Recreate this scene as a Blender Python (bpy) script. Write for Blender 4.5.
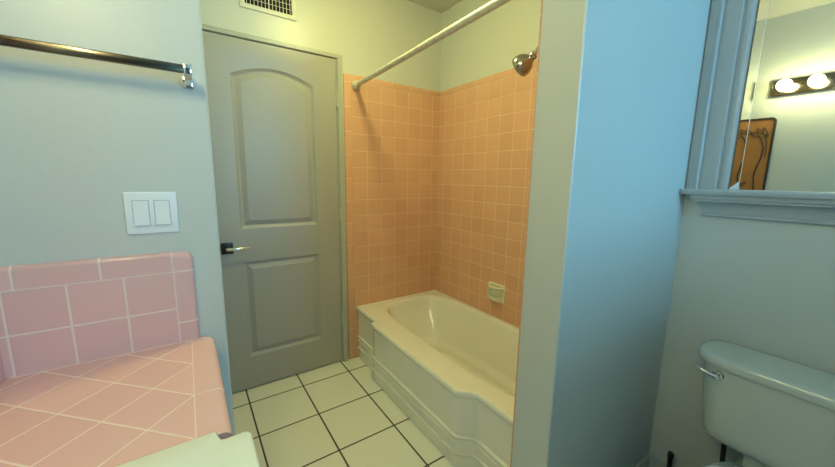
import bpy, bmesh, math, random
from math import sin, cos, pi, radians
from mathutils import Vector, Matrix

for o in list(bpy.data.objects):
    bpy.data.objects.remove(o)
S = bpy.context.scene
COL = S.collection

# ------------------------------------------------------------------ camera
F_PX, YAW, PITCH, ROLL, CAM_H = 337.567, 0.599, -0.1616, -0.0147, 1.3055
cy_, sy_, cp_, sp_ = cos(YAW), sin(YAW), cos(PITCH), sin(PITCH)
fwd = Vector((sy_*cp_, cy_*cp_, sp_))
r0 = Vector((cy_, -sy_, 0)); u0 = Vector((-sy_*sp_, -cy_*sp_, cp_))
right = r0*cos(ROLL) - u0*sin(ROLL)
up = r0*sin(ROLL) + u0*cos(ROLL)
cam_data = bpy.data.cameras.new('camera'); cam = bpy.data.objects.new('camera', cam_data); COL.objects.link(cam)
m = Matrix((right, up, -fwd)).transposed().to_4x4(); m.translation = (0, 0, CAM_H)
cam.matrix_world = m
cam_data.sensor_width = 36; cam_data.lens = F_PX/835*36; cam_data.clip_start = 0.02
S.camera = cam

# ------------------------------------------------------------------ world, lights, exposure
W = bpy.data.worlds.new('world'); S.world = W; W.use_nodes = True
bg = W.node_tree.nodes['Background']; bg.inputs[0].default_value = (.45, .75, 1, 1); bg.inputs[1].default_value = .5

def area(name, loc, rot, sx, sy, col, power):
    l = bpy.data.lights.new(name, 'AREA'); l.shape = 'RECTANGLE'; l.size = sx; l.size_y = sy
    l.color = col; l.energy = power
    o = bpy.data.objects.new(name, l); COL.objects.link(o); o.location = loc; o.rotation_euler = rot
    return o
WIN = dict(x0=.98, x1=1.57, z0=1.40, z1=2.20)     # window opening in the wall behind the camera
YB = -1.80
area('window_daylight', ((WIN['x0']+WIN['x1'])/2, YB-.03, (WIN['z0']+WIN['z1'])/2), (radians(90), 0, 0),
     WIN['x1']-WIN['x0']-.06, WIN['z1']-WIN['z0']-.06, (.23, .65, 1.0), 37)
BULB_E = 54; BULB_C = (1.0, .93, .48)
CEIL_E = 120; CEIL_C = (1.0, .97, .33)
VS = S.view_settings
VS.view_transform = 'Standard'; VS.look = 'None'; VS.gamma = 1; VS.use_curve_mapping = False; VS.exposure = 0.0

# ------------------------------------------------------------------ materials
def nodes_of(name):
    mt = bpy.data.materials.new(name); mt.use_nodes = True
    nt = mt.node_tree; return mt, nt, nt.nodes['Principled BSDF']
def mat(name, col, rough=.5, metal=0, coat=0, bump=0, bscale=60, var=0, vscale=3, spec=.5):
    mt, nt, b = nodes_of(name)
    b.inputs['Base Color'].default_value = (*col, 1); b.inputs['Roughness'].default_value = rough
    b.inputs['Metallic'].default_value = metal; b.inputs['Coat Weight'].default_value = coat
    b.inputs['Specular IOR Level'].default_value = spec
    tc = nt.nodes.new('ShaderNodeNewGeometry')
    if bump:
        n = nt.nodes.new('ShaderNodeTexNoise'); n.inputs['Scale'].default_value = bscale; n.inputs['Detail'].default_value = 4
        nt.links.new(tc.outputs['Position'], n.inputs['Vector'])
        bp = nt.nodes.new('ShaderNodeBump'); bp.inputs['Strength'].default_value = bump; bp.inputs['Distance'].default_value = .002
        nt.links.new(n.outputs[0], bp.inputs['Height']); nt.links.new(bp.outputs[0], b.inputs['Normal'])
    if var:
        n = nt.nodes.new('ShaderNodeTexNoise'); n.inputs['Scale'].default_value = vscale; n.inputs['Detail'].default_value = 5
        nt.links.new(tc.outputs['Position'], n.inputs['Vector'])
        mr = nt.nodes.new('ShaderNodeMapRange'); mr.inputs[1].default_value = .3; mr.inputs[2].default_value = .7
        mr.inputs[3].default_value = 1-var; mr.inputs[4].default_value = 1+var
        nt.links.new(n.outputs[0], mr.inputs[0])
        hs = nt.nodes.new('ShaderNodeHueSaturation'); hs.inputs['Color'].default_value = (*col, 1)
        nt.links.new(mr.outputs[0], hs.inputs['Value']); nt.links.new(hs.outputs[0], b.inputs['Base Color'])
    return mt

def tile_mat(name, col, grout, pu, pv, ou, ov, axu, axv, gw=.003, rough=.12, rot45=False, var=.04, bump=.5, limu=None, wavy=.15, grough=.7):
    """square tiles in world coordinates; axu / axv name the axes the two grid directions follow"""
    mt, nt, b = nodes_of(name)
    N = nt.nodes.new; Lk = nt.links.new
    g = N('ShaderNodeNewGeometry'); sep = N('ShaderNodeSeparateXYZ'); Lk(g.outputs['Position'], sep.inputs[0])
    def M(op, a, c=None, d=None):
        n = N('ShaderNodeMath'); n.operation = op
        for i, v in enumerate((a, c, d)):
            if v is None: continue
            if isinstance(v, (int, float)): n.inputs[i].default_value = v
            else: Lk(v, n.inputs[i])
        return n.outputs[0]
    U = M('SUBTRACT', sep.outputs['XYZ'.index(axu)], ou); V = M('SUBTRACT', sep.outputs['XYZ'.index(axv)], ov)
    if rot45:
        U, V = M('MULTIPLY', M('ADD', U, V), .70711), M('MULTIPLY', M('SUBTRACT', V, U), .70711)
    def edge(X, p):
        if not p: return None, None
        q = M('DIVIDE', X, p); fl = M('FLOOR', M('ADD', q, .0001)); fr = M('FRACT', M('ADD', q, 100.0))
        return M('MULTIPLY', M('MINIMUM', fr, M('SUBTRACT', 1.0, fr)), p), fl
    du, fu = edge(U, pu); dv, fv = edge(V, pv)
    d = M('MINIMUM', du, dv) if (du is not None and dv is not None) else (du if du is not None else dv)
    mr = N('ShaderNodeMapRange'); mr.interpolation_type = 'SMOOTHSTEP'
    mr.inputs[1].default_value = gw*.35; mr.inputs[2].default_value = gw*.75; Lk(d, mr.inputs[0])
    mask = mr.outputs[0]
    cb = N('ShaderNodeCombineXYZ')
    if fu is not None: Lk(fu, cb.inputs[0])
    if fv is not None: Lk(fv, cb.inputs[1])
    wn = N('ShaderNodeTexWhiteNoise'); wn.noise_dimensions = '2D'; Lk(cb.outputs[0], wn.inputs['Vector'])
    val = M('ADD', 1-var, M('MULTIPLY', wn.outputs['Value'], 2*var))
    hs = N('ShaderNodeHueSaturation'); hs.inputs['Color'].default_value = (*col, 1); Lk(val, hs.inputs['Value'])
    mx = N('ShaderNodeMix'); mx.data_type = 'RGBA'; Lk(mask, mx.inputs[0])
    mx.inputs[6].default_value = (*grout, 1); Lk(hs.outputs[0], mx.inputs[7]); Lk(mx.outputs[2], b.inputs['Base Color'])
    Lk(M('ADD', grough, M('MULTIPLY', mask, rough-grough)), b.inputs['Roughness'])
    no = N('ShaderNodeTexNoise'); no.inputs['Scale'].default_value = 25; Lk(g.outputs['Position'], no.inputs['Vector'])
    mr2 = N('ShaderNodeMapRange'); mr2.interpolation_type = 'SMOOTHERSTEP'
    mr2.inputs[1].default_value = 0; mr2.inputs[2].default_value = gw*1.6; Lk(d, mr2.inputs[0])
    h = M('ADD', mr2.outputs[0], M('MULTIPLY', no.outputs[0], wavy))
    bp = N('ShaderNodeBump'); bp.inputs['Strength'].default_value = bump; bp.inputs['Distance'].default_value = .0012
    Lk(h, bp.inputs['Height']); Lk(bp.outputs[0], b.inputs['Normal'])
    return mt

PAINT = (.60, .63, .60)
M_wall = mat('wall_paint', PAINT, .38, bump=.25, bscale=45, var=.015)
M_ceil = mat('ceiling_paint', (.62, .62, .55), .6, bump=.2)
M_door = mat('door_paint', (.40, .40, .385), .38, bump=.12, bscale=80)
M_trimp = mat('casing_paint', (.44, .46, .42), .35)
M_frame = mat('mirror_casing_paint', (.46, .50, .52), .3, bump=.08)
M_dark = mat('dark_gap', (.01, .01, .01), .9)
M_chrome = mat('polished_chrome', (.75, .74, .72), .08, 1)
M_steel = mat('worn_nickel_rod', (.66, .64, .56), .45, .45, var=.12, vscale=40)
M_bar = mat('dark_reflection_bar', (.17, .14, .10), .18, 1)  # chrome; the dark surroundings it mirrors are put into its base colour
M_porc = mat('tub_enamel', (.87, .87, .80), .14, coat=.5, var=.025, vscale=5)
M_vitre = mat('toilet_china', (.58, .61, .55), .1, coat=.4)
M_sink = mat('sink_enamel', (.76, .80, .72), .2, coat=.3)
M_seat = mat('toilet_seat_plastic', (.80, .82, .80), .25)
M_plastic = mat('switch_plastic', (.82, .86, .90), .3)
M_vent = mat('vent_enamel', (.72, .72, .62), .45)
M_bronze = mat('dark_bronze', (.045, .038, .03), .35, .8)
M_lever = mat('satin_nickel', (.72, .70, .62), .22, 1)
M_mirror = mat('mirror_silver', (.64, .67, .62), .0, 1)
M_bevel = mat('mirror_edge_polish', (.86, .92, .90), .25, .6)
M_plate = mat('light_bar_chrome', (.30, .27, .22), .18, 1)  # dark reflections painted into the plate's base colour
M_cab = mat('vanity_paint', (.60, .62, .60), .4)
M_hose = mat('black_hose', (.012, .012, .012), .5)
M_panel = mat('amber_panel', (.42, .185, .06), .3, var=.10, vscale=6)
M_vine = mat('vine_lead', (.04, .03, .02), .5)
M_soap = mat('soap_dish_ceramic', (.76, .76, .62), .2, coat=.4)
M_grout = mat('white_grout', (.84, .68, .62), .7)
M_rub = mat('rubber', (.02, .02, .02), .8)

SH = (.72, .415, .27); SHG = (.80, .57, .40); P = .1091
ZG = 1.9187; XG = .9336; D = 2.1556; XC = 1.652; YG = 2.0702
M_tdoor = tile_mat('shower_tile_end', SH, SHG, P, P, XG, ZG, 'X', 'Z', gw=.0034)
M_tside = tile_mat('shower_tile_side', SH, SHG, P, P, YG, ZG, 'Y', 'Z', gw=.0034)
M_ttopx = tile_mat('shower_trim_tile_x', SH, SHG, .1525, 0, XG, 0, 'X', 'Z', gw=.0034)
M_ttopy = tile_mat('shower_trim_tile_y', SH, SHG, .1525, 0, YG, 0, 'Y', 'Z', gw=.0034)
M_tcolz = tile_mat('shower_trim_tile_z', SH, SHG, 0, .1525, 0, 1.91, 'X', 'Z', gw=.0034)
PK = (.78, .48, .47); PKG = (.84, .68, .62)
M_cdiag = tile_mat('counter_tile_diagonal', PK, PKG, P, P, -.021, .845, 'X', 'Y', gw=.0034, rot45=True, rough=.16)
M_cedge = tile_mat('counter_edge_tile', PK, PKG, 0, .305, 0, .845, 'X', 'Y', gw=.003, rough=.16)
M_splash = tile_mat('backsplash_tile', PK, PKG, P, P, -.048, 1.033, 'X', 'Z', gw=.0042, rough=.14)
M_spltop = tile_mat('backsplash_trim_tile', PK, PKG, .1525, 0, -.048, 0, 'X', 'Z', gw=.0042, rough=.14)
M_splcol = tile_mat('backsplash_side_tile', PK, PKG, 0, .1525, 0, 1.033, 'X', 'Z', gw=.0038, rough=.14)
M_spl_s = tile_mat('backsplash_tile_side', PK, PKG, P, P, 1.06, 1.033, 'Y', 'Z', gw=.0042, rough=.14)
M_floor = tile_mat('floor_tile', (.86, .86, .79), (.045, .043, .03), .3061, .3061, .2084, 2.0104, 'X', 'Y', gw=.0075, rough=.28, var=.025, wavy=.4, grough=.8)

# ------------------------------------------------------------------ helpers
def link(name, bm, mats, parent=None, smooth=True, angle=35, label=None, kind=None):
    me = bpy.data.meshes.new(name); bmesh.ops.recalc_face_normals(bm, faces=bm.faces); bm.to_mesh(me); bm.free()
    for mm in (mats if isinstance(mats, (list, tuple)) else [mats]): me.materials.append(mm)
    if smooth:
        for p in me.polygons: p.use_smooth = True
        me.set_sharp_from_angle(angle=radians(angle))
    o = bpy.data.objects.new(name, me); COL.objects.link(o)
    if parent:
        o.parent = parent
        pm = Matrix.Identity(4)
        q = parent; loc = Vector((0, 0, 0))
        while q: loc += q.location; q = q.parent
        me.transform(Matrix.Translation(-loc))
    if label: o['label'] = label
    if kind: o['kind'] = kind
    return o
def thing(name, label, cat, loc=(0, 0, 0), group=None):
    o = bpy.data.objects.new(name, None); o.empty_display_size = .05; COL.objects.link(o); o.location = loc
    o['label'] = label; o['category'] = cat
    if group: o['group'] = group
    return o
def tag(o, label, cat, group=None):
    o['label'] = label; o['category'] = cat
    if group: o['group'] = group
    return o
def box(bm, a, b, bev=0, seg=2, mi=0):
    x0, y0, z0 = a; x1, y1, z1 = b
    t = bmesh.new()
    bmesh.ops.create_cube(t, size=1)
    for v in t.verts:
        v.co = Vector(((x0+x1)/2+v.co.x*(x1-x0), (y0+y1)/2+v.co.y*(y1-y0), (z0+z1)/2+v.co.z*(z1-z0)))
    if bev: bmesh.ops.bevel(t, geom=list(t.edges), offset=bev, segments=seg, affect='EDGES', profile=.5)
    join(bm, t, mi)
def join(bm, t, mi=0):
    mp = {}
    for v in t.verts: mp[v] = bm.verts.new(v.co)
    for f in t.faces:
        try:
            nf = bm.faces.new([mp[v] for v in f.verts]); nf.material_index = mi
        except ValueError: pass
    t.free()
def loft(bm, rings, cap0=True, cap1=True, closed=True, mi=0):
    vs = [[bm.verts.new(p) for p in r] for r in rings]
    n = len(vs[0])
    for a, b in zip(vs, vs[1:]):
        for i in range(n if closed else n-1):
            j = (i+1) % n
            f = bm.faces.new((a[i], a[j], b[j], b[i])); f.material_index = mi
    if cap0: bm.faces.new(vs[0][::-1]).material_index = mi
    if cap1: bm.faces.new(vs[-1]).material_index = mi
    return vs
def frame_of(d):
    d = Vector(d).normalized(); a = Vector((0, 0, 1)) if abs(d.z) < .9 else Vector((1, 0, 0))
    u = d.cross(a).normalized(); return u, d.cross(u).normalized(), d
def lathe(bm, org, axis, prof, n=32, mi=0):
    """prof: (radius, distance along axis)"""
    u, v, d = frame_of(axis); o = Vector(org)
    loft(bm, [[o+d*h+(u*cos(2*pi*i/n)+v*sin(2*pi*i/n))*max(r, 1e-5) for i in range(n)] for r, h in prof], mi=mi)
def tube(bm, pts, r, n=16, mi=0):
    pts = [Vector(p) for p in pts]; rings = []
    u = None
    for i, p in enumerate(pts):
        d = (pts[min(i+1, len(pts)-1)]-pts[max(i-1, 0)]).normalized()
        if u is None: u, v, _ = frame_of(d)
        else:
            u = (u-d*u.dot(d)).normalized(); v = d.cross(u)
        rr = r[i] if isinstance(r, (list, tuple)) else r
        rings.append([p+(u*cos(2*pi*k/n)+v*sin(2*pi*k/n))*rr for k in range(n)])
    loft(bm, rings)
def bez(p0, p1, p2, p3, n=12):
    P0, P1, P2, P3 = map(Vector, (p0, p1, p2, p3))
    return [P0*(1-t)**3+P1*3*t*(1-t)**2+P2*3*t*t*(1-t)+P3*t**3 for t in [i/n for i in range(n+1)]]
def superel(cx, cyy, a, b, z, e=4, n=64):
    r = []
    for i in range(n):
        t = 2*pi*i/n; c, s = cos(t), sin(t)
        r.append(Vector((cx+a*math.copysign(abs(c)**(2/e), c), cyy+b*math.copysign(abs(s)**(2/e), s), z)))
    return r
def quad_wall(bm, pts, mi=0):
    f = bm.faces.new([bm.verts.new(p) for p in pts]); f.material_index = mi
def struct(name, bm, m, parent=None, **k):
    o = link(name, bm, m, parent, **k)
    if not parent: o['kind'] = 'structure'
    return o

XL, XR, YS, H = -.404, 1.66, 1.17, 2.51     # vanity wall, mirror wall, switch wall, ceiling
XE, XP, YN, YF = .0715, .854, .524, .655     # switch-wall edge, partition end, partition faces
T = .12

# ------------------------------------------------------------------ room shell
bm = bmesh.new(); box(bm, (XL-T, YB-T, -.1), (XR+T, D+T, 0)); struct('floor', bm, M_floor, smooth=False)
bm = bmesh.new(); box(bm, (XL-T, YB-T, H), (XR+T, D+T, H+.1)); struct('ceiling', bm, M_ceil, smooth=False)
bm = bmesh.new(); box(bm, (XL-T, YB-T, 0), (XL, YS, H)); struct('wall_left', bm, M_wall, smooth=False)
# wall with the light switches, closing off to the door wall; its free corner is slightly rounded
bm = bmesh.new()
ring = [(XL-T, YS), (XE-.006, YS), (XE-.002, YS+.002), (XE, YS+.006), (XE, D), (XL-T, D)]
loft(bm, [[Vector((x, y, z)) for x, y in ring] for z in (0, H)])
struct('wall_front', bm, M_wall, smooth=False)
bm = bmesh.new(); box(bm, (XR, YB-T, 0), (XR+T, D+T, H)); struct('wall_right', bm, M_wall, smooth=False)
DX0, DX1, DZ = .100, .829, 2.03
bm = bmesh.new()
box(bm, (XL-T, D, 0), (DX0-.004, D+T, H)); box(bm, (DX1+.004, D, 0), (XR, D+T, H)); box(bm, (DX0-.004, D, DZ+.004), (DX1+.004, D+T, H))
struct('wall_back', bm, M_wall, smooth=False)
bm = bmesh.new()
w = WIN
box(bm, (XL, YB-T, 0), (w['x0'], YB, H)); box(bm, (w['x1'], YB-T, 0), (XR, YB, H))
box(bm, (w['x0'], YB-T, 0), (w['x1'], YB, w['z0'])); box(bm, (w['x0'], YB-T, w['z1']), (w['x1'], YB, H))
struct('wall_behind', bm, mat('bounce_cut_wall', (.2, .2, .19), .6), smooth=False)  # unseen wall coloured dark to cut bounced light
# partition between the tub and the toilet
bm = bmesh.new()
c = .005
ring = [(XR, YN), (XR, YF), (XP+.001, YF), (XP, YF-.001), (XP, YN+c), (XP+.0015, YN+.0015), (XP+c, YN)]
loft(bm, [[Vector((x, y, z)) for x, y in ring] for z in (0, H)])
struct('wall_partition', bm, M_wall, smooth=False)

# unseen low wall added to keep window light off the lower partition
bm = bmesh.new(); box(bm, (.80, -.62, 0), (XR-.0005, -.50, 1.31), .006); struct('wall_light_block', bm, mat('light_block_brown', (.06, .045, .03), .5))
# window behind the camera
bm = bmesh.new()
for a, b in (((w['x0']-.07, YB-.002, w['z0']-.07), (w['x1']+.07, YB+.018, w['z0'])), ((w['x0']-.07, YB-.002, w['z1']), (w['x1']+.07, YB+.018, w['z1']+.07)),
             ((w['x0']-.07, YB-.002, w['z0']), (w['x0'], YB+.018, w['z1'])), ((w['x1'], YB-.002, w['z0']), (w['x1']+.07, YB+.018, w['z1']))):
    box(bm, a, b, .003)
zm = (w['z0']+w['z1'])/2
for a, b in (((w['x0'], YB-.09, w['z0']), (w['x0']+.035, YB-.05, w['z1'])), ((w['x1']-.035, YB-.09, w['z0']), (w['x1'], YB-.05, w['z1'])),
             ((w['x0'], YB-.09, w['z0']), (w['x1'], YB-.05, w['z0']+.035)), ((w['x0'], YB-.09, w['z1']-.035), (w['x1'], YB-.05, w['z1'])),
             ((w['x0'], YB-.09, zm-.02), (w['x1'], YB-.05, zm+.02))):
    box(bm, a, b, .002)
win = struct('window_1', bm, M_frame, smooth=False)
mg, nt, b_ = nodes_of('window_glass'); b_.inputs['Transmission Weight'].default_value = 1; b_.inputs['Roughness'].default_value = .15; b_.inputs['Base Color'].default_value = (.9, .95, 1, 1)
bm = bmesh.new(); box(bm, (w['x0']+.03, YB-.072, w['z0']+.03), (w['x1']-.03, YB-.068, w['z1']-.03)); link('glass', bm, mg, win, smooth=False)

# ------------------------------------------------------------------ door
SF = D-.004                      # slab face
def arch_panel(x0, x1, z0, z1, rise, inset, n=20):
    x0 += inset; x1 -= inset; z0 += inset; z1 -= inset*(.9 if rise else 1)
    pts = [(x0, z0), (x1, z0)]
    if rise:
        for i in range(n+1):
            t = i/n; x = x1+(x0-x1)*t
            pts.append((x, z1+rise*(1-(2*t-1)**2)))
    else: pts += [(x1, z1), (x0, z1)]
    return pts
def add_panel_face(bm, x0, x1, z0, z1, panels):
    outer = [bm.verts.new((x, SF, z)) for x, z in ((x0, z0), (x1, z0), (x1, z1), (x0, z1))]
    E = [bm.edges.new((outer[i], outer[(i+1) % 4])) for i in range(4)]
    loops = []
    for p in panels:
        vs = [bm.verts.new((x, SF, z)) for x, z in arch_panel(*p, 0)]
        E += [bm.edges.new((vs[i], vs[(i+1) % len(vs)])) for i in range(len(vs))]
        loops.append(vs)
    bmesh.ops.triangle_fill(bm, use_beauty=True, use_dissolve=False, edges=E)
    for p, vs in zip(panels, loops):
        prev = vs
        for inset, dep in ((.003, .001), (.006, .004), (.016, .013), (.020, .0145), (.024, .0145), (.028, .0125), (.048, .0028), (.051, .001)):
            cur = [bm.verts.new((x, SF+dep, z)) for x, z in arch_panel(*p, inset)]
            n = len(cur)
            for i in range(n): bm.faces.new((prev[i], prev[(i+1) % n], cur[(i+1) % n], cur[i]))
            prev = cur
        bm.faces.new(prev)
bm = bmesh.new()
add_panel_face(bm, DX0, DX1, .010, DZ-.001, [(.238, .690, 1.0, 1.848, .058), (.238, .690, .212, .812, 0)])
for a, b in (((DX0, SF), (DX0, SF+.035)), ((DX1, SF), (DX1, SF+.035))):
    quad_wall(bm, [(a[0], a[1], .010), (b[0], b[1], .010), (b[0], b[1], DZ-.001), (a[0], a[1], DZ-.001)])
for z in (.010, DZ-.001): quad_wall(bm, [(DX0, SF, z), (DX1, SF, z), (DX1, SF+.035, z), (DX0, SF+.035, z)])
quad_wall(bm, [(DX0, SF+.035, .010), (DX1, SF+.035, .010), (DX1, SF+.035, DZ-.001), (DX0, SF+.035, DZ-.001)])
bmesh.ops.remove_doubles(bm, verts=bm.verts, dist=1e-5)
door = struct('door_1', bm, M_door, angle=25)
# black board painted in for the shade inside the gaps round the slab
bm = bmesh.new(); box(bm, (DX0-.003, D+.06, .0), (DX1+.003, D+.07, DZ+.003)); struct('gap_shade_board', bm, M_dark, smooth=False)
# casing (trim): narrow rounded moulding
bm = bmesh.new()
def cas_ring(fn):
    out = []
    for k in range(9):
        t = k/8; th = .015*min(1, (sin(pi*t)*2.2)**.6) if 0 < k < 8 else 0
        x, z = fn(t); out.append(Vector((x, D-th, z)))
    return out
xr0, xr1, xl0, xl1, zc0, zc1 = DX1+.006, .8795, DX0-.003, XE+.001, DZ+.003, 2.062
loft(bm, [cas_ring(lambda t: (xr0+(xr1-xr0)*t, 0)), cas_ring(lambda t: (xr0+(xr1-xr0)*t, zc0+(zc1-zc0)*t)),
          cas_ring(lambda t: (xl0+(xl1-xl0)*t, zc0+(zc1-zc0)*t)), cas_ring(lambda t: (xl0+(xl1-xl0)*t, 0))])
struct('trim_1', bm, M_trimp, angle=50)
hx = .166; hz = .899
h = link('door_handle', (lambda b: (box(b, (hx-.031, SF-.009, hz-.032), (hx+.029, SF, hz+.032), .0015), b)[1])(bmesh.new()), M_bronze, door, label='square dark bronze rose')
bm = bmesh.new()
lathe(bm, (hx, SF-.008, hz), (0, -1, 0), [(.011, 0), (.011, .02), (.0105, .034)], 20)
pts = [(hx-.006, SF-.045, hz), (hx+.004, SF-.047, hz), (hx+.05, SF-.046, hz-.001), (hx+.10, SF-.041, hz-.001), (hx+.113, SF-.038, hz-.001)]
tube(bm, pts, [.007, .0098, .0088, .0068, .004], 14)
link('lever', bm, M_lever, h, label='pale nickel lever pointing right')
for z in (1.79, 1.06, .33):
    bm = bmesh.new()
    for k in range(3):
        lathe(bm, (DX1+.004, SF-.006, z-.044+k*.0297), (0, 0, 1), [(.0058, 0), (.0058, .0285)], 14)
    lathe(bm, (DX1+.004, SF-.006, z-.050), (0, 0, 1), [(.002, 0), (.0045, .003), (.0045, .006)], 12)
    lathe(bm, (DX1+.004, SF-.006, z+.045), (0, 0, 1), [(.0045, 0), (.0045, .003), (.002, .006)], 12)
    box(bm, (DX1-.012, SF-.0012, z-.042), (DX1+.001, SF+.001, z+.042)); box(bm, (DX1+.005, SF-.012, z-.042), (DX1+.014, SF-.010, z+.042))
    link('hinge', bm, M_trimp, door)

# ------------------------------------------------------------------ tub surround tile
def bulled(bm, a, b, rnd, r=.006):
    """slab with one rounded outer long edge made by bevelling everything a little"""
    box(bm, a, b, r, 3)
TH = .008; TF = .0045
bm = bmesh.new()
box(bm, (XG, D-TH, 0), (XC+.008, D, ZG))
tend = struct('wall_tile_back', bm, M_tdoor, smooth=False)
bm = bmesh.new(); box(bm, (XG-.0005, D-TH-.0006, ZG-.0005), (XC, D, 1.958), .004, 3); link('top_trim', bm, M_ttopx, tend)
bm = bmesh.new(); box(bm, (.8805, D-TH-.0004, 0), (XG, D, 1.958), .004, 3); link('edge_trim', bm, M_tcolz, tend)
bm = bmesh.new()
box(bm, (XC, YF, .30), (XR, D-TH, ZG))
tsd = struct('wall_tile_right', bm, M_tside, smooth=False)
bm = bmesh.new(); box(bm, (XC-.0006, YF, ZG-.0005), (XR, D-TH, 1.958), .004, 3); link('top_trim', bm, M_ttopy, tsd)
bm = bmesh.new()
box(bm, (XP+.002, YF, 0), (XC, YF+TF, 2.299))
tfr = struct('wall_tile_front', bm, M_tdoor, smooth=False)
bm = bmesh.new(); box(bm, (XP-.001, YF-.0003, 0), (XP+.022, YF+TF+.001, 2.30), .002, 3); link('edge_trim', bm, M_tcolz, tfr)

# ------------------------------------------------------------------ bathtub
def smooth01(t): t = max(0, min(1, t)); return t*t*(3-2*t)
Y0, Y1, XT1 = YF+TF+.001, D-TH-.001, XC-.001
def apron_x(y):
    x = .9455
    x += (.904-.9455)*smooth01((1.858-y)/.022)
    x += (.9690-.904)*smooth01((1.02-y)/.085)
    return x
ZR = .394
ys = [Y1, Y1-.04, 2.05, 1.97, 1.90, 1.87]+[1.858-.022*i/8 for i in range(9)]+[1.80, 1.7, 1.6, 1.5, 1.4, 1.3, 1.2, 1.1, 1.05]+[1.02-.085*i/12 for i in range(13)]+[.90, .85, .8, .75, .72, .69, Y0]
nA = len(ys)
xs = [apron_x(Y0)+(XT1-apron_x(Y0))*i/16 for i in range(1, 17)]
ysr = [Y0+(Y1-Y0)*i/30 for i in range(1, 31)]
xb = [XT1+(apron_x(Y1)-XT1)*i/16 for i in range(1, 16)]
def outline(off=0):
    r = [(apron_x(y)+off, y) for y in ys]
    r += [(x, Y0) for x in xs] + [(XT1, y) for y in ysr] + [(x, Y1) for x in xb]
    return r
base = outline()
CXT, CYT = 1.325, 1.40
def inner(a, b, cx, cyv, e, z, egg=0):
    """superellipse sampled in the directions of the outline points"""
    out = []
    for x, y in base:
        # walk in directions scaled so corners map to corners
        dx, dy = (x-CXT)/.36, (y-CYT)/.745
        l = math.hypot(dx, dy); c, s = dx/l, dy/l
        k = (abs(c)**e+abs(s)**e)**(-1/e)
        out.append(Vector((cx+a*c*k, cyv+b*s*k, z)))
    return out
rings = []
na = nA
def orow(off, z):
    r = []
    for i, (x, y) in enumerate(base):
        r.append(Vector((x+off if i < na else x, y, z)))
    return r
prof = [(.014, 0), (.0135, .058), (.012, .070), (.003, .076), (.003, .082), (.0130, .087), (.0130, .127), (.0035, .131), (.0035, .138), (.0130, .142), (.0135, .153), (.0045, .157), (.0045, .164), (.0150, .169),
        (.014, .25), (.013, .34), (.012, .356), (.005, .364), (0, .372), (0, .383), (.003, .390), (.008, .3935), (.014, ZR)]
for off, z in prof: rings.append(orow(off, z))
IA, IB, ICX, ICY = .290, .688, 1.338, 1.403
out_top = rings[-1]
i1 = inner(IA, IB, ICX, ICY, 4.2, ZR)
for t in (.35, .7): rings.append([a.lerp(b, t) for a, b in zip(out_top, i1)])
rings.append(i1)
for ins, z in ((.006, ZR-.0015), (.014, ZR-.008), (.020, ZR-.020), (.026, ZR-.05)):
    rings.append(inner(IA-ins, IB-ins*1.2, ICX, ICY, 4.1, z))
for t in [i/8 for i in range(1, 9)]:
    ins = .026+.050*t; z = ZR-.05-.235*t
    rings.append(inner(IA-ins, IB-ins-.03*t-.055*t*t, ICX, ICY-.01*t, 4.0-.9*t, z))
for k in range(1, 7):
    a = k/6*pi/2
    ins = .076+.06*sin(a); z = ZR-.285-.05*(1-cos(a))
    rings.append(inner(IA-ins, IB-ins-.085, ICX, ICY-.01, 3.1, z))
for f_ in (.6, .25): rings.append([Vector((ICX+(p.x-ICX)*f_, ICY+(p.y-ICY)*f_, ZR-.335-.003)) for p in rings[-1]] if f_ == .6 else [Vector((ICX+(p.x-ICX)*.4, ICY+(p.y-ICY)*.4, p.z-.001)) for p in rings[-1]])
bm = bmesh.new(); loft(bm, rings, cap0=False)
tub = thing('bathtub', 'cream enamelled alcove bathtub with stepped ribbed apron', 'bathtub', (CXT, CYT, 0))
link('tub_shell', bm, M_porc, tub, angle=50)
bm = bmesh.new(); lathe(bm, (ICX, .86, .0565), (0, 0, 1), [(.001, 0), (.034, 0), (.034, .002), (.026, .003), (.02, .0015), (.001, .0015)], 28); link('drain', bm, M_chrome, tub)

# ------------------------------------------------------------------ shower rod
F0 = Vector((.962, D-TH, 1.894)); F1 = Vector((.903, YF+TF, 1.890))
rod = thing('shower_curtain_rod', 'long straight metal curtain rod spanning the tub above the orange tile', 'curtain rod', F0)
ax = (F1-F0).normalized()
bm = bmesh.new(); tube(bm, [F0+ax*.004, F0+ax*.7, F1-ax*.004], .0148, 24); link('rod', bm, M_steel, rod)
for p, d in ((F0, ax), (F1, -ax)):
    bm = bmesh.new(); lathe(bm, p-d*.0, d, [(.030, 0), (.031, .003), (.030, .009), (.026, .013), (.024, .014), (.0235, .032), (.021, .036), (.016, .037)], 28)
    fl = link('flange', bm, M_steel, rod)
    for s in (1,):
        bm = bmesh.new(); lathe(bm, p+d*.006+Vector((-.015, 0, .012)), d, [(.004, 0), (.004, .005), (.002, .006)], 10); link('screw', bm, M_chrome, fl)

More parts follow.
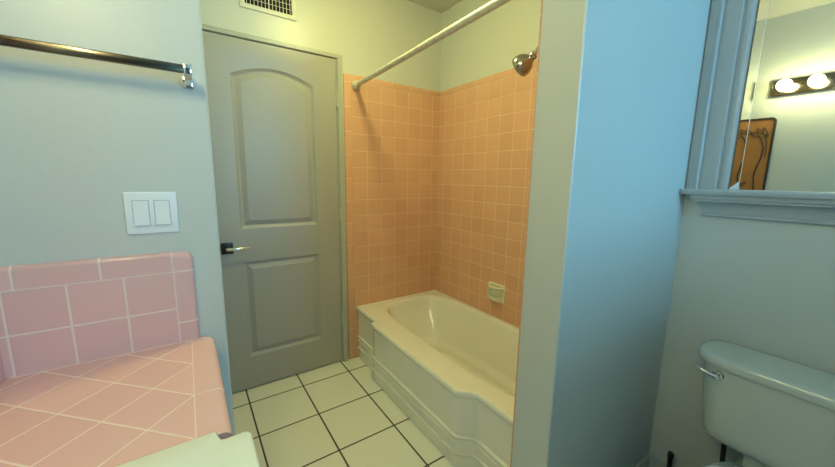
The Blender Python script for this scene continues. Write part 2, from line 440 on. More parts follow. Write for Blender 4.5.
# ------------------------------------------------------------------ shower head
sh = thing('showerhead', 'small chrome bell-shaped shower head beside the partition edge', 'shower head', (1.20, YF+TF, 1.90))
bm = bmesh.new()
hd = Vector((1.20, .955, 1.798)); adir = Vector((-.12, .88, -.46)).normalized()
tube(bm, bez((1.20, YF+TF, 1.90), (1.20, YF+.12, 1.93), (1.20, .87, 1.87), hd-adir*.002, 16), .0095, 16); link('arm', bm, M_chrome, sh)
bm = bmesh.new(); lathe(bm, (1.20, YF+TF, 1.90), (0, 1, 0), [(.03, 0), (.029, .004), (.02, .010), (.012, .012)], 28); link('flange', bm, M_chrome, sh)
bm = bmesh.new(); lathe(bm, hd-adir*.018, adir, [(.011, 0), (.017, .006), (.017, .018), (.020, .026), (.034, .040), (.042, .056), (.0445, .072), (.043, .082), (.038, .085), (.036, .081), (.002, .079)], 36)
hh = link('head', bm, mat('dark_chrome', (.42, .38, .31), .16, 1), sh)  # chrome in a darker tone than the arm
bm = bmesh.new()
u, v, dd = frame_of(adir)
for rr, k in ((.010, 6), (.020, 12), (.030, 18)):
    for i in range(k):
        a = 2*pi*i/k; lathe(bm, hd-adir*.018+adir*.0795+(u*cos(a)+v*sin(a))*rr, adir, [(.0017, 0), (.0017, .002)], 6)
link('nozzles', bm, M_rub, hh)

# ------------------------------------------------------------------ soap dish
bm = bmesh.new()
cy0, cz0 = 1.476, .567
def rr_yz(hy, hz_, x, r=.012, cyq=cy0, czq=cz0):
    pts = []
    for k, (sy, sz) in enumerate(((1, 1), (-1, 1), (-1, -1), (1, -1))):
        for i in range(6):
            a = pi/2*k+pi/2*i/5
            pts.append(Vector((x, cyq+sy*(hy-r)+r*cos(a), czq+sz*(hz_-r)+r*sin(a))))
    return pts
loft(bm, [rr_yz(.074, .060, XC), rr_yz(.074, .060, XC-.006), rr_yz(.071, .057, XC-.012), rr_yz(.060, .046, XC-.013), rr_yz(.056, .042, XC-.006), rr_yz(.050, .036, XC-.003)])
soap = link('soap_dish', bm, M_soap); tag(soap, 'cream ceramic soap dish with grab bar set in the orange tile', 'soap dish')
# lower tray lip and upper grab bar, both bowed out from the wall
def bow(z, r0_, out, zr):
    pts = []
    for i in range(17):
        t = i/16; y = cy0+.062*(1-2*t); x = XC-.010-out*(1-abs(2*t-1)**3)
        pts.append((x, y, z))
    return pts
bm = bmesh.new(); tube(bm, bow(cz0+.040, 0, .030, 0), .0095, 14); link('grab_bar', bm, M_soap, soap)
bm = bmesh.new()
tr = [[], [], [], []]
for i in range(17):
    t = i/16; y = cy0+.060*(1-2*t); e = 1-abs(2*t-1)**3; x = XC-.010-.034*e
    tr[0].append(Vector((XC-.004, y, cz0-.050))); tr[1].append(Vector((x, y, cz0-.046))); tr[2].append(Vector((x-.003*e, y, cz0-.018))); tr[3].append(Vector((x+.006*e, y, cz0-.020)))
tr.append([Vector((min(p.x+.003, XC-.004), p.y, cz0-.036)) for p in tr[3]]); tr.append([Vector((XC-.004, p.y, cz0-.038)) for p in tr[3]])
loft(bm, tr, cap0=False, cap1=False, closed=False); link('tray', bm, M_soap, soap)

# ------------------------------------------------------------------ air vent over the door
vz0, vz1, vx0, vx1 = 2.190, 2.345, .310, .602
vt = thing('air_vent', 'cream metal air vent grille high above the door', 'vent', ((vx0+vx1)/2, D, vz0))
bm = bmesh.new()
b_ = .024
for a, b in (((vx0, D-.008, vz0), (vx1, D, vz0+b_)), ((vx0, D-.008, vz1-b_), (vx1, D, vz1)), ((vx0, D-.008, vz0+b_-.001), (vx0+b_, D, vz1-b_+.001)), ((vx1-b_, D-.008, vz0+b_-.001), (vx1, D, vz1-b_+.001))):
    box(bm, a, b, .002)
link('frame', bm, M_vent, vt)
bm = bmesh.new(); box(bm, (vx0+b_-.002, D-.0015, vz0+b_-.002), (vx1-b_+.002, D-.0003, vz1-b_+.002)); link('backing', bm, M_dark, vt, smooth=False)
bm = bmesh.new(); box(bm, (vx0+b_, D-.0040, (vz0+vz1)/2-.001), (vx1-b_, D-.0025, (vz0+vz1)/2+.001)); box(bm, (vx0+b_, D-.0040, vz0+b_+.026), (vx1-b_, D-.0025, vz0+b_+.028)); box(bm, (vx0+b_, D-.0040, vz1-b_-.028), (vx1-b_, D-.0025, vz1-b_-.026)); link('cross_bar', bm, M_vent, vt, smooth=False)
for i in range(13):
    x = vx0+b_+.010+i*(vx1-vx0-2*b_-.020)/12
    bm = bmesh.new(); box(bm, (x-.0011 if i != 6 else x-.0022, D-.0075, vz0+b_-.001), (x+.0011 if i != 6 else x+.0022, D-.001, vz1-b_+.001)); link('slat', bm, M_vent, vt, smooth=False)

# ------------------------------------------------------------------ light switch
sx0, sx1, sz0, sz1 = -.139, -.0245, 1.146, 1.259
sw = thing('light_switch', 'white double rocker light switch plate above the pink backsplash', 'light switch', ((sx0+sx1)/2, YS, (sz0+sz1)/2))
bm = bmesh.new(); box(bm, (sx0, YS-.006, sz0), (sx1, YS+.0005, sz1), .0028, 3); pl = link('plate', bm, M_plastic, sw)
for cx in ((sx0+sx1)/2-.023, (sx0+sx1)/2+.023):
    cz = (sz0+sz1)/2
    bm = bmesh.new(); box(bm, (cx-.0178, YS-.0066, cz-.0345), (cx+.0178, YS-.005, cz+.0345), .001); link('rocker_frame', bm, mat('switch_gap', (.28, .31, .34), .5), sw)
    bm = bmesh.new()
    y = YS-.0066
    prof_ = [(-.033, .0050), (-.0325, .0062), (0.0, .0030), (.032, .0012), (.033, .0004)]
    L_ = [[Vector((cx-.0163, y-d, cz+z)), Vector((cx+.0163, y-d, cz+z)), Vector((cx+.0163, y+.001, cz+z)), Vector((cx-.0163, y+.001, cz+z))] for z, d in prof_]
    loft(bm, L_); link('rocker', bm, M_plastic, sw, smooth=False)
    for z in (-.0475, .0475):
        bm = bmesh.new(); lathe(bm, (cx, YS-.0055, cz+z), (0, -1, 0), [(.0028, 0), (.0028, .001), (.0015, .0014)], 12); link('screw', bm, M_plastic, sw)

# ------------------------------------------------------------------ towel bar
tb = thing('towel_bar', 'metal towel bar on the wall above the light switch', 'towel bar', (-.18, YS, 1.56))
TBY, TBZ = 1.104, 1.574
bm = bmesh.new(); box(bm, (-.385, TBY-.006, TBZ-.0105), (.034, TBY+.006, TBZ+.0105), .0035, 3); link('bar', bm, M_bar, tb)
for x in (.027, -.378):
    bm = bmesh.new()
    w2 = .0085
    path = bez((x, TBY-.004, TBZ+.002), (x, TBY+.030, TBZ+.004), (x, TBY+.020, TBZ-.020), (x, YS-.008, TBZ-.020), 12)
    ring_ = []
    for i, p in enumerate(path):
        d = (path[min(i+1, 12)]-path[max(i-1, 0)]).normalized(); nrm = Vector((0, -d.z, d.y))
        hw = .0115 if i < 2 else .0085
        ring_.append([p+Vector((-w2, 0, 0))+nrm*hw, p+Vector((w2, 0, 0))+nrm*hw, p+Vector((w2, 0, 0))-nrm*hw, p+Vector((-w2, 0, 0))-nrm*hw])
    loft(bm, ring_)
    box(bm, (x-.0115, YS-.010, TBZ-.034), (x+.0115, YS, TBZ-.004), .002)
    box(bm, (x-.0095, TBY-.009, TBZ-.013), (x+.0095, TBY+.009, TBZ+.013), .0025)
    link('bracket', bm, M_chrome, tb, angle=40)

# ------------------------------------------------------------------ vanity: cabinet, tiled counter, backsplash, sink
CZ = .820; CX1 = .0375; CY0 = -.35
van = thing('vanity_cabinet', 'painted vanity cabinet carrying the pink tiled counter', 'cabinet', (-.2, .41, 0))
bm = bmesh.new(); box(bm, (XL+.001, CY0+.01, .09), (-.012, .095, .772), .002); box(bm, (XL+.001, .695, .09), (-.012, YS-.002, .772), .002); box(bm, (XL+.001, .095, .09), (-.012, .695, .60), .0); box(bm, (XL+.001, CY0+.02, 0), (-.07, YS-.003, .09)); link('body', bm, M_cab, van, smooth=False)
for i, (y0, y1) in enumerate(((-.32, .08), (.11, .40), (.41, .69), (.72, 1.13))):
    bm = bmesh.new(); box(bm, (-.012, y0, .13), (.006, y1, .585), .003); dd_ = link('door', bm, M_cab, van)
    bm = bmesh.new(); lathe(bm, (.006, y1-.04 if i % 2 == 0 else y0+.04, .52), (1, 0, 0), [(.005, 0), (.006, .012), (.014, .018), (.014, .024), (.006, .028)], 18); link('knob', bm, M_chrome, dd_)
SY0, SY1 = .105, .681            # hole for the sink
SXB = -.34
ct = thing('tiled_countertop', 'pink tiled vanity countertop with diagonal tiles and rounded edge', 'countertop', (-.2, .41, CZ-.045))
bm = bmesh.new()
zt = CZ
for a, b in (((XL+.0005, SY1, CZ-.045), (-.0212, YS-.0005, zt)), ((XL+.0005, CY0, CZ-.045), (-.0212, SY0, zt)), ((XL+.0005, SY0, CZ-.045), (SXB, SY1, zt))):
    box(bm, a, b)
link('tile_top', bm, M_cdiag, ct, smooth=False)
def edge_trim(bm, pts_y, cap_corner):
    rows = []
    for y, pull in pts_y:
        X = CX1-pull
        r = [(-.0212, CZ)]
        R = .016
        for k in range(7):
            a = pi/2*(1-k/6); r.append((X-R+R*cos(a), CZ+.0002-R+R*sin(a)))
        r += [(X, CZ-.040), (X-.004, CZ-.048), (-.0212, CZ-.048)]
        rows.append([Vector((x, y, z)) for x, z in r])
    loft(bm, rows)
far = [(SY1, 0)]+[(SY1+(1.135-SY1)*i/6, 0) for i in range(1, 7)]+[(1.150, .003), (1.160, .009), (1.168, .019), (YS-.0008, .026)]
bm = bmesh.new(); edge_trim(bm, far, True); link('edge_trim', bm, M_cedge, ct, angle=40)
bm = bmesh.new(); edge_trim(bm, [(CY0, 0), (SY0, 0)], False); link('edge_trim', bm, M_cedge, ct, angle=40)
bm = bmesh.new(); box(bm, (-.0223, SY1, CZ-.002), (-.0201, YS-.014, CZ+.0003)); box(bm, (XL+.02, 1.153, CZ-.002), (-.021, 1.1565, CZ+.0006)); link('grout_line', bm, M_grout, ct, smooth=False)
bs = thing('backsplash', 'pink tile backsplash on the wall below the light switch', 'backsplash', (-.2, YS, CZ))
SYF = 1.156
bm = bmesh.new(); box(bm, (XL+.0005, SYF, CZ+.0005), (-.048, YS-.0003, 1.033)); link('tile_field', bm, M_splash, bs, smooth=False)
bm = bmesh.new()
def splash_prof(z0, zt_, r=.011):
    pts = [(SYF-.0006, z0)]
    for k in range(7):
        a = pi/2*k/6; pts.append((SYF-.0006+r-r*cos(a), zt_-r+r*sin(a)))
    pts += [(YS-.0004, zt_+.001), (YS-.0004, z0)]
    return pts
loft(bm, [[Vector((x, y, z)) for y, z in splash_prof(1.033, 1.089)] for x in (XL+.0005, -.0479)]); 
link('top_trim', bm, M_spltop, bs, angle=40)
bm = bmesh.new()
rows = []
for z, pull in ((CZ+.0006, 0), (.9, 0), (1.0, 0), (1.065, 0), (1.074, .0015), (1.082, .006), (1.087, .013)):
    X = 0-pull; r = .010; row = [Vector((-.0478-.0*pull, SYF-.0006, z))]
    yy = SYF-.0006 + (0 if pull < .004 else (pull-.003)*.7)
    row[0].y = yy
    for k in range(7):
        a = pi/2*k/6; row.append(Vector((X-r+r*sin(a), min(yy+r-r*cos(a), YS-.001), z)))
    row += [Vector((X, YS-.0004, z)), Vector((-.0478, YS-.0004, z))]
    rows.append(row)
# cut the top band where the corner piece meets the trim row
loft(bm, rows)
link('side_trim', bm, M_splcol, bs, angle=40)
bm = bmesh.new(); box(bm, (-.0492, SYF-.0010, CZ+.001), (-.0468, SYF+.004, 1.066)); box(bm, (XL+.001, SYF-.0010, 1.0320), (-.0005-.008, SYF+.004, 1.0342)); link('grout_line', bm, M_grout, bs, smooth=False)
bm = bmesh.new(); box(bm, (XL+.0003, CY0, CZ+.0005), (XL+.014, SYF, 1.033), .001); link('return_field', bm, M_spl_s, bs, smooth=False)

# sink: cast basin with squared front apron, standing a little proud of the counter
snk = thing('bathroom_sink', 'white rectangular sink with squared front corner overlapping the pink counter', 'sink', (-.14, .4, CZ))
SXF = .066; SZ = CZ+.010
def sink_outline(off, z):
    """plan: flange over the counter, wider front apron with a step at the counter edge"""
    o_ = off
    pts = []
    def corner(cx, cyq, r, a0, a1, n=6):
        r = max(r-o_, .001)
        for i in range(n+1):
            a = a0+(a1-a0)*i/n; pts.append(Vector((cx+r*cos(a), cyq+r*sin(a), z)))
    yb0, yb1 = SY0-.004, SY1+.002            # flange
    ya0, ya1 = SY0+.018, .652                # apron
    corner(SXF-.014, ya1-.014, .014, 0, pi/2)
    pts.append(Vector((.022, ya1-o_, z))); pts.append(Vector((.016, ya1+.003-o_, z)))
    corner(.006, yb1-.006, .006, 0, pi/2, 3)
    corner(SXB-.004+.02, yb1-.02, .02, pi/2, pi)
    corner(SXB-.004+.02, yb0+.02, .02, pi, 1.5*pi)
    corner(.006, yb0+.006, .006, 1.5*pi, 2*pi, 3)
    pts.append(Vector((.016, ya0-.003+o_, z))); pts.append(Vector((.022, ya0+o_, z)))
    corner(SXF-.014, ya0+.014, .014, 1.5*pi, 2*pi)
    return pts
R0 = sink_outline(0, CZ-.10)
scx, scy = -.125, .395
def basin(a, b, z, e=3):
    out = []
    for p in R0:
        dx, dy = (p.x-scx)/.19, (p.y-scy)/.29; l = math.hypot(dx, dy); c_, s_ = dx/l, dy/l
        k = (abs(c_)**e+abs(s_)**e)**(-1/e); out.append(Vector((scx+a*c_*k, scy+b*s_*k, z)))
    return out
def low(z, o=0):                  # under the counter the body is narrower at the sides
    r = sink_outline(o, z)
    return r
rings = [sink_outline(.004, CZ+.0012), sink_outline(.0, CZ+.003), sink_outline(.0, SZ-.004), sink_outline(.0015, SZ-.0012), sink_outline(.005, SZ)]
rings += [basin(.150, .235, SZ), basin(.146, .231, SZ-.002), basin(.140, .225, SZ-.010), basin(.120, .205, SZ-.07), basin(.085, .165, SZ-.12), basin(.03, .05, SZ-.135)]
bm = bmesh.new(); loft(bm, rings, cap0=False)
link('basin', bm, M_sink, snk, angle=50)
bm = bmesh.new()
def ap(z, o=0):
    pts = []
    for i in range(7):
        a = pi/2*i/6; pts.append(Vector((SXF-o-.014+.014*cos(a), .652-o-.014+.014*sin(a), z)))
    pts += [Vector((.030, .652-o, z)), Vector((.030, SY0+.018+o, z))]
    for i in range(7):
        a = 1.5*pi+pi/2*i/6; pts.append(Vector((SXF-o-.014+.014*cos(a), SY0+.018+.014+o+.014*sin(a), z)))
    return pts
# apron body below the rim
loft(bm, [ap(CZ-.13, .012), ap(CZ-.12, .004), ap(CZ-.02, 0), ap(SZ-.005, 0)])
link('apron', bm, M_sink, snk, angle=50)
bm = bmesh.new()
loft(bm, [[Vector((SXB, SY1+.0025, CZ+.0003)), Vector((.012, SY1+.0025, CZ+.0003)), Vector((.012, SY1+.0055, CZ+.0003)), Vector((SXB, SY1+.0055, CZ+.0003))],
          [Vector((SXB, SY1+.001, CZ+.0035)), Vector((.012, SY1+.001, CZ+.0035)), Vector((.012, SY1+.003, CZ+.003)), Vector((SXB, SY1+.003, CZ+.003))]])
link('caulk_line', bm, mat('old_caulk', (.10, .10, .06), .8), snk, smooth=False)
bm = bmesh.new(); lathe(bm, (scx, scy, SZ-.136), (0, 0, 1), [(.001, 0), (.022, 0), (.022, .003), (.015, .002), (.001, .002)], 24); link('drain', bm, M_chrome, snk)

fa = thing('faucet', 'chrome faucet at the back of the white sink', 'faucet', (-.30, scy, SZ))
bm = bmesh.new(); loft(bm, [superel(-.307, scy, .022, .075, SZ-.0005, 2.6), superel(-.307, scy, .022, .075, SZ+.010, 2.6), superel(-.307, scy, .017, .068, SZ+.016, 2.6)]); link('body', bm, M_chrome, fa)
bm = bmesh.new(); tube(bm, bez((-.307, scy, SZ+.012), (-.307, scy, SZ+.11), (-.22, scy, SZ+.12), (-.185, scy, SZ+.055)), .011, 16); link('spout', bm, M_chrome, fa)
for s in (-1, 1):
    bm = bmesh.new(); lathe(bm, (-.307, scy+s*.055, SZ+.014), (0, 0, 1), [(.012, 0), (.010, .02), (.018, .026), (.020, .042), (.014, .05), (.002, .052)], 24); link('tap_handle', bm, M_chrome, fa)

# ------------------------------------------------------------------ vanity light bar with globe bulbs
LBY0, LBY1, LBZ0, LBZ1 = .030, .634, 1.943, 2.053
lb = thing('vanity_light_bar', 'chrome light bar with lit globe bulbs, seen in the mirror', 'wall light', (XL, (LBY0+LBY1)/2, LBZ0))
bm = bmesh.new(); box(bm, (XL, LBY0, LBZ0), (XL+.028, LBY1, LBZ1), .005, 3); link('back_plate', bm, M_plate, lb)
M_bulb, nt, b_ = nodes_of('bulb_glow')
b_.inputs['Base Color'].default_value = (.95, .92, .8, 1); b_.inputs['Emission Color'].default_value = (*BULB_C, 1); b_.inputs['Emission Strength'].default_value = BULB_E
for i in range(4):
    y = .559-.1505*i; z = 1.998
    bm = bmesh.new(); lathe(bm, (XL+.027, y, z), (1, 0, 0), [(.024, 0), (.024, .006), (.019, .010), (.019, .022), (.017, .026), (.012, .026)], 24); so = link('lamp_holder', bm, M_chrome, lb)
    bm = bmesh.new(); pr = [(.013, .024), (.014, .034)]
    for k in range(1, 15):
        a = pi*(.14+.86*k/14); pr.append((.0400*sin(a), .075-.0400*cos(a)))
    lathe(bm, (XL+.027, y, z), (1, 0, 0), pr, 32); link('bulb', bm, M_bulb, lb, angle=60, label='lit round bulb')

# amber etched panel next to the light bar (seen in the mirror)
pn = thing('amber_wall_panel', 'amber panel with dark leafy vine and rounded dark frame, seen in the mirror', 'wall panel', (XL, .87, 1.1))
def rr_frame(y0, y1, z0, z1, r, x, n=8):
    pts = []
    for k, (cyq, czq) in enumerate(((y1-r, z1-r), (y0+r, z1-r), (y0+r, z0+r), (y1-r, z0+r))):
        for i in range(n+1):
            a = pi/2*k+pi/2*i/n; pts.append(Vector((x, cyq+r*cos(a), czq+r*sin(a))))
    return pts
PY0, PY1, PZ0, PZ1 = .576, 1.014, 1.05, 1.795
X0 = XL+.0005
bm = bmesh.new(); loft(bm, [rr_frame(PY0, PY1, PZ0, PZ1, .03, X0), rr_frame(PY0, PY1, PZ0, PZ1, .03, X0+.016), rr_frame(PY0+.010, PY1-.010, PZ0+.010, PZ1-.010, .024, X0+.018), rr_frame(PY0+.014, PY1-.014, PZ0+.014, PZ1-.014, .022, X0+.012)], cap1=False)
link('frame', bm, M_vine, pn)
bm = bmesh.new(); loft(bm, [rr_frame(PY0+.012, PY1-.012, PZ0+.012, PZ1-.012, .022, X0+.008), rr_frame(PY0+.012, PY1-.012, PZ0+.012, PZ1-.012, .022, X0+.0125)]); link('panel', bm, M_panel, pn)
bm = bmesh.new()
xs_ = X0+.014
def V3(y, z): return Vector((xs_, y-.086, z))
for off in (0, .205):
    tube(bm, [V3(.735+off, 1.075), V3(.728+off, 1.20), V3(.726+off, 1.28), V3(.738+off, 1.36), V3(.728+off, 1.43), V3(.712+off, 1.50), V3(.708+off, 1.58), V3(.730+off, 1.64), V3(.748+off, 1.668)], .0042, 8)
    tube(bm, [V3(.748+off, 1.668), V3(.765+off, 1.655), V3(.782+off, 1.668), V3(.79+off, 1.69)], .003, 8)
    tube(bm, [V3(.730+off, 1.64), V3(.712+off, 1.67), V3(.696+off, 1.62), V3(.692+off, 1.55), V3(.694+off, 1.50)], .0028, 8)
    for (y, z, a, l) in ((.820+off, 1.700, .35, .07), (.772+off, 1.685, -.1, .045), (.745+off, 1.70, .9, .05), (.715+off, 1.695, 1.3, .06), (.700+off, 1.66, 1.9, .03), (.79+off, 1.30, 2.4, .04)):
        pts = []
        for i in range(20):
            t = 2*pi*i/20; uu, vv_ = l/2*cos(t), l*.17*sin(t)*(1-.25*cos(t))
            pts.append(V3(y+uu*cos(a)-vv_*sin(a), z+uu*sin(a)+vv_*cos(a)))
        tube(bm, pts+[pts[0]], .0026, 6)
link('vine', bm, M_vine, pn, label='dark curling branch with leaves')

# ------------------------------------------------------------------ framed wall mirror over the toilet
mir = thing('wall_mirror', 'large wall mirror in a wide blue-grey moulded casing with a ledge', 'mirror', (XR, .1, 1.27))
GY0, GY1, GZ0, GZ1 = -.186, .3875, 1.283, 2.20
XM = 1.641; TILT = .021          # the glass sits very slightly turned in its casing
bm = bmesh.new()
def xg_(y): return XM+(GY1-.024-y)*math.tan(TILT)
loft(bm, [[Vector((xg_(GY0), GY0, z)), Vector((xg_(GY0)+.003, GY0, z)), Vector((XM+.003, GY1-.024, z)), Vector((XM, GY1-.024, z))] for z in (GZ0, GZ1)])
link('mirror_glass', bm, M_mirror, mir, smooth=False)
# narrow tilted strip along the far side of the glass
bm = bmesh.new()
t_ = .045; wS = .0225
a = Vector((XM-.0006, GY1-.0235, 0)); b = Vector((XM-.0006-wS*math.tan(t_), GY1, 0))
for q in ([Vector((a.x, a.y, GZ0)), Vector((b.x, b.y, GZ0)), Vector((b.x, b.y, GZ1)), Vector((a.x, a.y, GZ1))],):
    vs = [bm.verts.new(p) for p in q]; f = bm.faces.new(vs)
    back = [bm.verts.new(p+Vector((.0045, 0, 0))) for p in q]; bm.faces.new(back[::-1])
    for i in range(4): bm.faces.new((vs[i], vs[(i+1) % 4], back[(i+1) % 4], back[i]))
link('edge_strip', bm, M_mirror, mir, smooth=False)
bm = bmesh.new(); box(bm, (XM-.0009, GY1-.0246, GZ0), (XM+.001, GY1-.0234, GZ1))
link('bevel_line', bm, M_bevel, mir, smooth=False)
bm = bmesh.new()
q = [(GY1, GZ0), (GY1-.026, GZ0), (GY1-.022, GZ0+.028), (GY1, GZ0+.004)]
loft(bm, [[Vector((x, y, z)) for y, z in q] for x in (XM-.002, XM-.004)]); link('corner_clip', bm, M_plastic, mir, smooth=False)
# side casings: profile (distance from the outer edge, thickness)
def cas_prof(n=1):
    return [(0, 0), (0, .014), (.003, .017), (.020, .019), (.026, .0225), (.029, .027), (.034, .028), (.037, .025), (.038, .018), (.041, .016), (.044, .019), (.049, .021), (.078, .0235), (.084, .024), (.087, .022), (.088, .017), (.091, .0155), (.094, .018), (.097, .021), (.104, .0225), (.112, .022), (.118, .018), (.121, .010), (.1215, 0)]
for side in (0, 1):
    bm = bmesh.new()
    pts = [((YN-.0008-d*1.115) if side == 0 else (GY0-.136+d*1.115), XR-th) for d, th in cas_prof()]
    loft(bm, [[Vector((x-.0, y, z)) for y, x in pts] for z in (GZ0-.001, GZ1)])
    link('side_casing', bm, M_frame, mir, angle=30)
bm = bmesh.new()
pts = [(GZ1+.12-d, XR-th) for d, th in cas_prof()]
loft(bm, [[Vector((x, y, z)) for z, x in pts] for y in (GY0-.136, YN-.001)]); link('head_casing', bm, M_frame, mir, angle=30)
bm = bmesh.new()
y0, y1 = GY0-.155, .517
def ledge(px, ye, z): return [Vector((XR, ye, z)), Vector((XR-px, ye, z)), Vector((XR-px, -.12-(ye-.2)+.0, z)) if False else Vector((XR-px, .16*2-ye-.118, z)), Vector((XR, .16*2-ye-.118, z))]
loft(bm, [ledge(.062, .514, 1.2600), ledge(.066, .517, 1.2615), ledge(.068, .518, 1.2660), ledge(.070, .519, 1.272), ledge(.070, .519, 1.2775), ledge(.067, .517, 1.2815), ledge(.062, .512, 1.2825)])
lg = link('ledge', bm, M_frame, mir, angle=30)
bm = bmesh.new()
cr = [(.004, .456, 1.180), (.012, .461, 1.180), (.014, .463, 1.183), (.014, .463, 1.1885), (.0115, .4605, 1.191)]
for k in range(9):
    t = k/8; a = pi/2*t
    cr.append((.014+.030*(1-cos(a)), .462+.020*(1-cos(a)), 1.193+.042*sin(a)))
cr += [(.0475, .4845, 1.2365), (.0475, .4845, 1.2420), (.051, .488, 1.2435), (.054, .491, 1.247), (.0545, .4915, 1.2598)]
loft(bm, [ledge(*c_) for c_ in cr]); link('crown_moulding', bm, M_frame, mir, angle=22)

# ------------------------------------------------------------------ toilet
TYC = .118
tl = thing('toilet', 'white close-coupled toilet against the wall under the mirror ledge', 'toilet', (1.4, TYC, 0))
def tank_ring(xf, xbk, hw, z, rf=.05, rb=.02, n=8):
    pts = []
    for (cx, cyq, a0, r) in ((xbk-rb, TYC+hw-rb, 0, rb), (xf+rf, TYC+hw-rf, pi/2, rf), (xf+rf, TYC-hw+rf, pi, rf), (xbk-rb, TYC-hw+rb, 1.5*pi, rb)):
        for i in range(n+1):
            a = a0+pi/2*i/n; pts.append(Vector((cx+r*cos(a), cyq+r*sin(a), z)))
    return pts
bm = bmesh.new()
xb_ = 1.640
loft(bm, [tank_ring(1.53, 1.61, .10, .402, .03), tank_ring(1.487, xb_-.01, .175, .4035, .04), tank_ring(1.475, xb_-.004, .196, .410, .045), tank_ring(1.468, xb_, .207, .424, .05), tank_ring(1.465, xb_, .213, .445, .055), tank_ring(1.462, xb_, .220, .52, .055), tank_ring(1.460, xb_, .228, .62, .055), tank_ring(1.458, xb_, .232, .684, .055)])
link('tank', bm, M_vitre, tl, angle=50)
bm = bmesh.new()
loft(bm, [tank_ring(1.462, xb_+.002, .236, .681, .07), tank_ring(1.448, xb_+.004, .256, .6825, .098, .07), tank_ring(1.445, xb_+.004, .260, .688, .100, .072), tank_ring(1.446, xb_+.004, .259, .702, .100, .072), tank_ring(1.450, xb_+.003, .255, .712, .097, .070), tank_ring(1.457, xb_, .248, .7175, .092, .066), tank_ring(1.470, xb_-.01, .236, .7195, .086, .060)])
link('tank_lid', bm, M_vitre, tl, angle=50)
bm = bmesh.new()
fy, fz = .296, .655
lathe(bm, (1.470, fy, fz), (-1, 0, 0), [(.016, 0), (.016, .012), (.013, .016), (.006, .018)], 20)
lathe(bm, (1.455, fy, fz), (-1, 0, 0), [(.007, 0), (.007, .014)], 14)
lathe(bm, (1.447, fy, fz), (-1, 0, 0), [(.009, 0), (.0105, .004), (.009, .008), (.001, .010)], 16)
tube(bm, [(1.440, fy, fz), (1.436, fy+.015, fz+.003), (1.434, fy+.035, fz+.009), (1.436, fy+.048, fz+.013), (1.437, fy+.054, fz+.014)], [.0055, .0055, .0060, .0058, .003], 12)
link('flush_lever', bm, M_chrome, tl)
def bowl_ring(cx, a, b, z, n=48, e=2.2, back=0):
    pts = []; z *= .885
    for i in range(n):
        t = 2*pi*i/n; c_, s_ = cos(t), sin(t)
        ee = e if c_ < 0 else 3.2
        pts.append(Vector((cx+a*math.copysign(abs(c_)**(2/ee), c_), TYC+b*math.copysign(abs(s_)**(2/ee), s_), z)))
    return pts
bm = bmesh.new()
rings = [bowl_ring(1.32, .23, .105, 0), bowl_ring(1.32, .228, .102, .03), bowl_ring(1.33, .205, .090, .08), bowl_ring(1.32, .20, .095, .16), bowl_ring(1.285, .235, .130, .25), bowl_ring(1.255, .265, .155, .33), bowl_ring(1.245, .275, .166, .375), bowl_ring(1.245, .275, .167, .392), bowl_ring(1.245, .270, .162, .398),
         bowl_ring(1.19, .170, .130, .398), bowl_ring(1.19, .165, .125, .385), bowl_ring(1.20, .130, .10, .28), bowl_ring(1.22, .06, .05, .20)]
loft(bm, rings)
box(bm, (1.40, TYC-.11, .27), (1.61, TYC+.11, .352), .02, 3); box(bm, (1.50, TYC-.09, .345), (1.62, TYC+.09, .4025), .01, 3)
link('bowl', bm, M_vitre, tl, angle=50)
bm = bmesh.new(); loft(bm, [bowl_ring(1.20, .205, .158, .399), bowl_ring(1.20, .210, .163, .404), bowl_ring(1.20, .210, .163, .412), bowl_ring(1.20, .203, .156, .416)]); link('seat', bm, M_seat, tl)
bm = bmesh.new(); loft(bm, [bowl_ring(1.205, .207, .160, .4175), bowl_ring(1.205, .212, .165, .422), bowl_ring(1.205, .210, .163, .432), bowl_ring(1.205, .19, .145, .438), bowl_ring(1.205, .10, .09, .441)]); link('seat_lid', bm, M_seat, tl)
for s in (-1, 1):
    bm = bmesh.new(); box(bm, (1.400, TYC+s*.075-.022, .352), (1.440, TYC+s*.075+.022, .380), .006, 3); link('seat_hinge', bm, M_seat, tl)
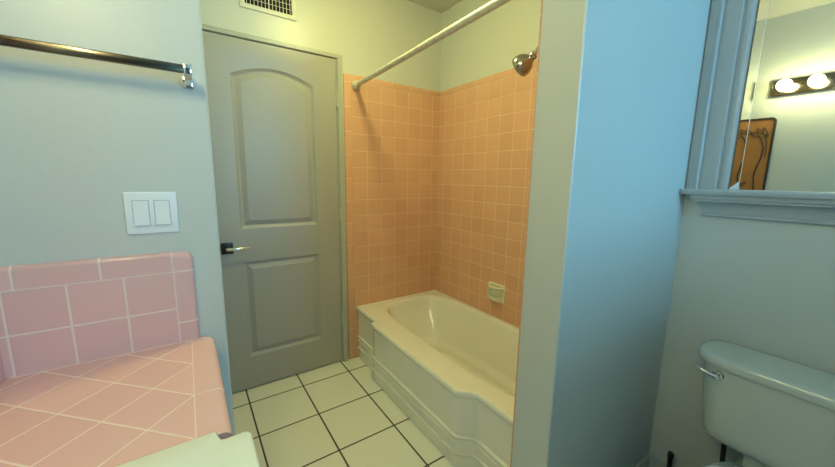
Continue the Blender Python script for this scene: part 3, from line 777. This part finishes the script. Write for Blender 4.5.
# supply line and valve
sv = thing('supply_hose', 'thin black water supply hose dropping behind the toilet tank', 'hose', (1.58, .275, .41))
bm = bmesh.new(); tube(bm, bez((1.555, .268, .3865), (1.555, .266, .28), (1.57, .262, .16), (1.655, .255, .14), 16), .0075, 12); link('hose', bm, M_hose, sv)
bm = bmesh.new(); lathe(bm, (1.555, .268, .386), (0, 0, 1), [(.014, 0), (.015, .008), (.014, .0185)], 16); link('nut', bm, M_hose, sv)
vv = thing('supply_valve', 'dark upright water shut-off pipe in the corner left of the toilet', 'valve', (1.615, .432, 0))
bm = bmesh.new(); lathe(bm, (1.615, .432, 0), (0, 0, 1), [(.018, 0), (.018, .004), (.0085, .006), (.0085, .150)], 16); link('pipe', bm, M_hose, vv)
bm = bmesh.new(); lathe(bm, (1.615, .432, .149), (0, 0, 1), [(.010, 0), (.011, .004), (.011, .022), (.007, .026)], 16); link('cap', bm, M_hose, vv)

bm = bmesh.new(); box(bm, (.98, .245, .0005), (1.590, .505, .012), .004, 3)  # mat added to cut light bouncing into the toilet corner
mat_o = link('bounce_cut_mat', bm, mat('black_pile', (.015, .014, .012), .95, bump=1, bscale=400)); tag(mat_o, 'black mat added between the toilet and the partition to darken the corner', 'bath mat')
# ------------------------------------------------------------------ baseboards
def baseb(name, a, b, h=.085):
    bm = bmesh.new(); box(bm, a, b, .004, 3); return struct(name, bm, M_frame)
baseb('baseboard_right', (XR-.012, YB+.001, 0), (XR, YN-.001, .085))
baseb('baseboard_partition', (XP+.004, YN-.012, 0), (XR-.013, YN, .085))
baseb('baseboard_behind', (XL+.001, YB, 0), (XR-.013, YB+.012, .085))

# ------------------------------------------------------------------ ceiling light
CLX, CLY = .74, 1.42
cl = thing('ceiling_light', 'round frosted ceiling light between the door and the tub', 'ceiling light', (CLX, CLY, H))
bm = bmesh.new(); lathe(bm, (CLX, CLY, H), (0, 0, -1), [(.06, 0), (.06, .015), (.02, .025), (.012, .03), (.012, .075), (.05, .085), (.088, .090), (.088, .100)], 36); link('base_ring', bm, M_chrome, cl)
mg2, nt, b_ = nodes_of('frosted_shade'); b_.inputs['Base Color'].default_value = (.9, .88, .8, 1); b_.inputs['Emission Color'].default_value = (*CEIL_C, 1); b_.inputs['Emission Strength'].default_value = CEIL_E
bm = bmesh.new(); lathe(bm, (CLX, CLY, H-.098), (0, 0, -1), [(.085, 0)]+[(.085*cos(pi/2*k/10)**.8 if k < 10 else .001, .055*sin(pi/2*k/10)) for k in range(1, 11)], 36); link('glass_shade', bm, mg2, cl, angle=60)
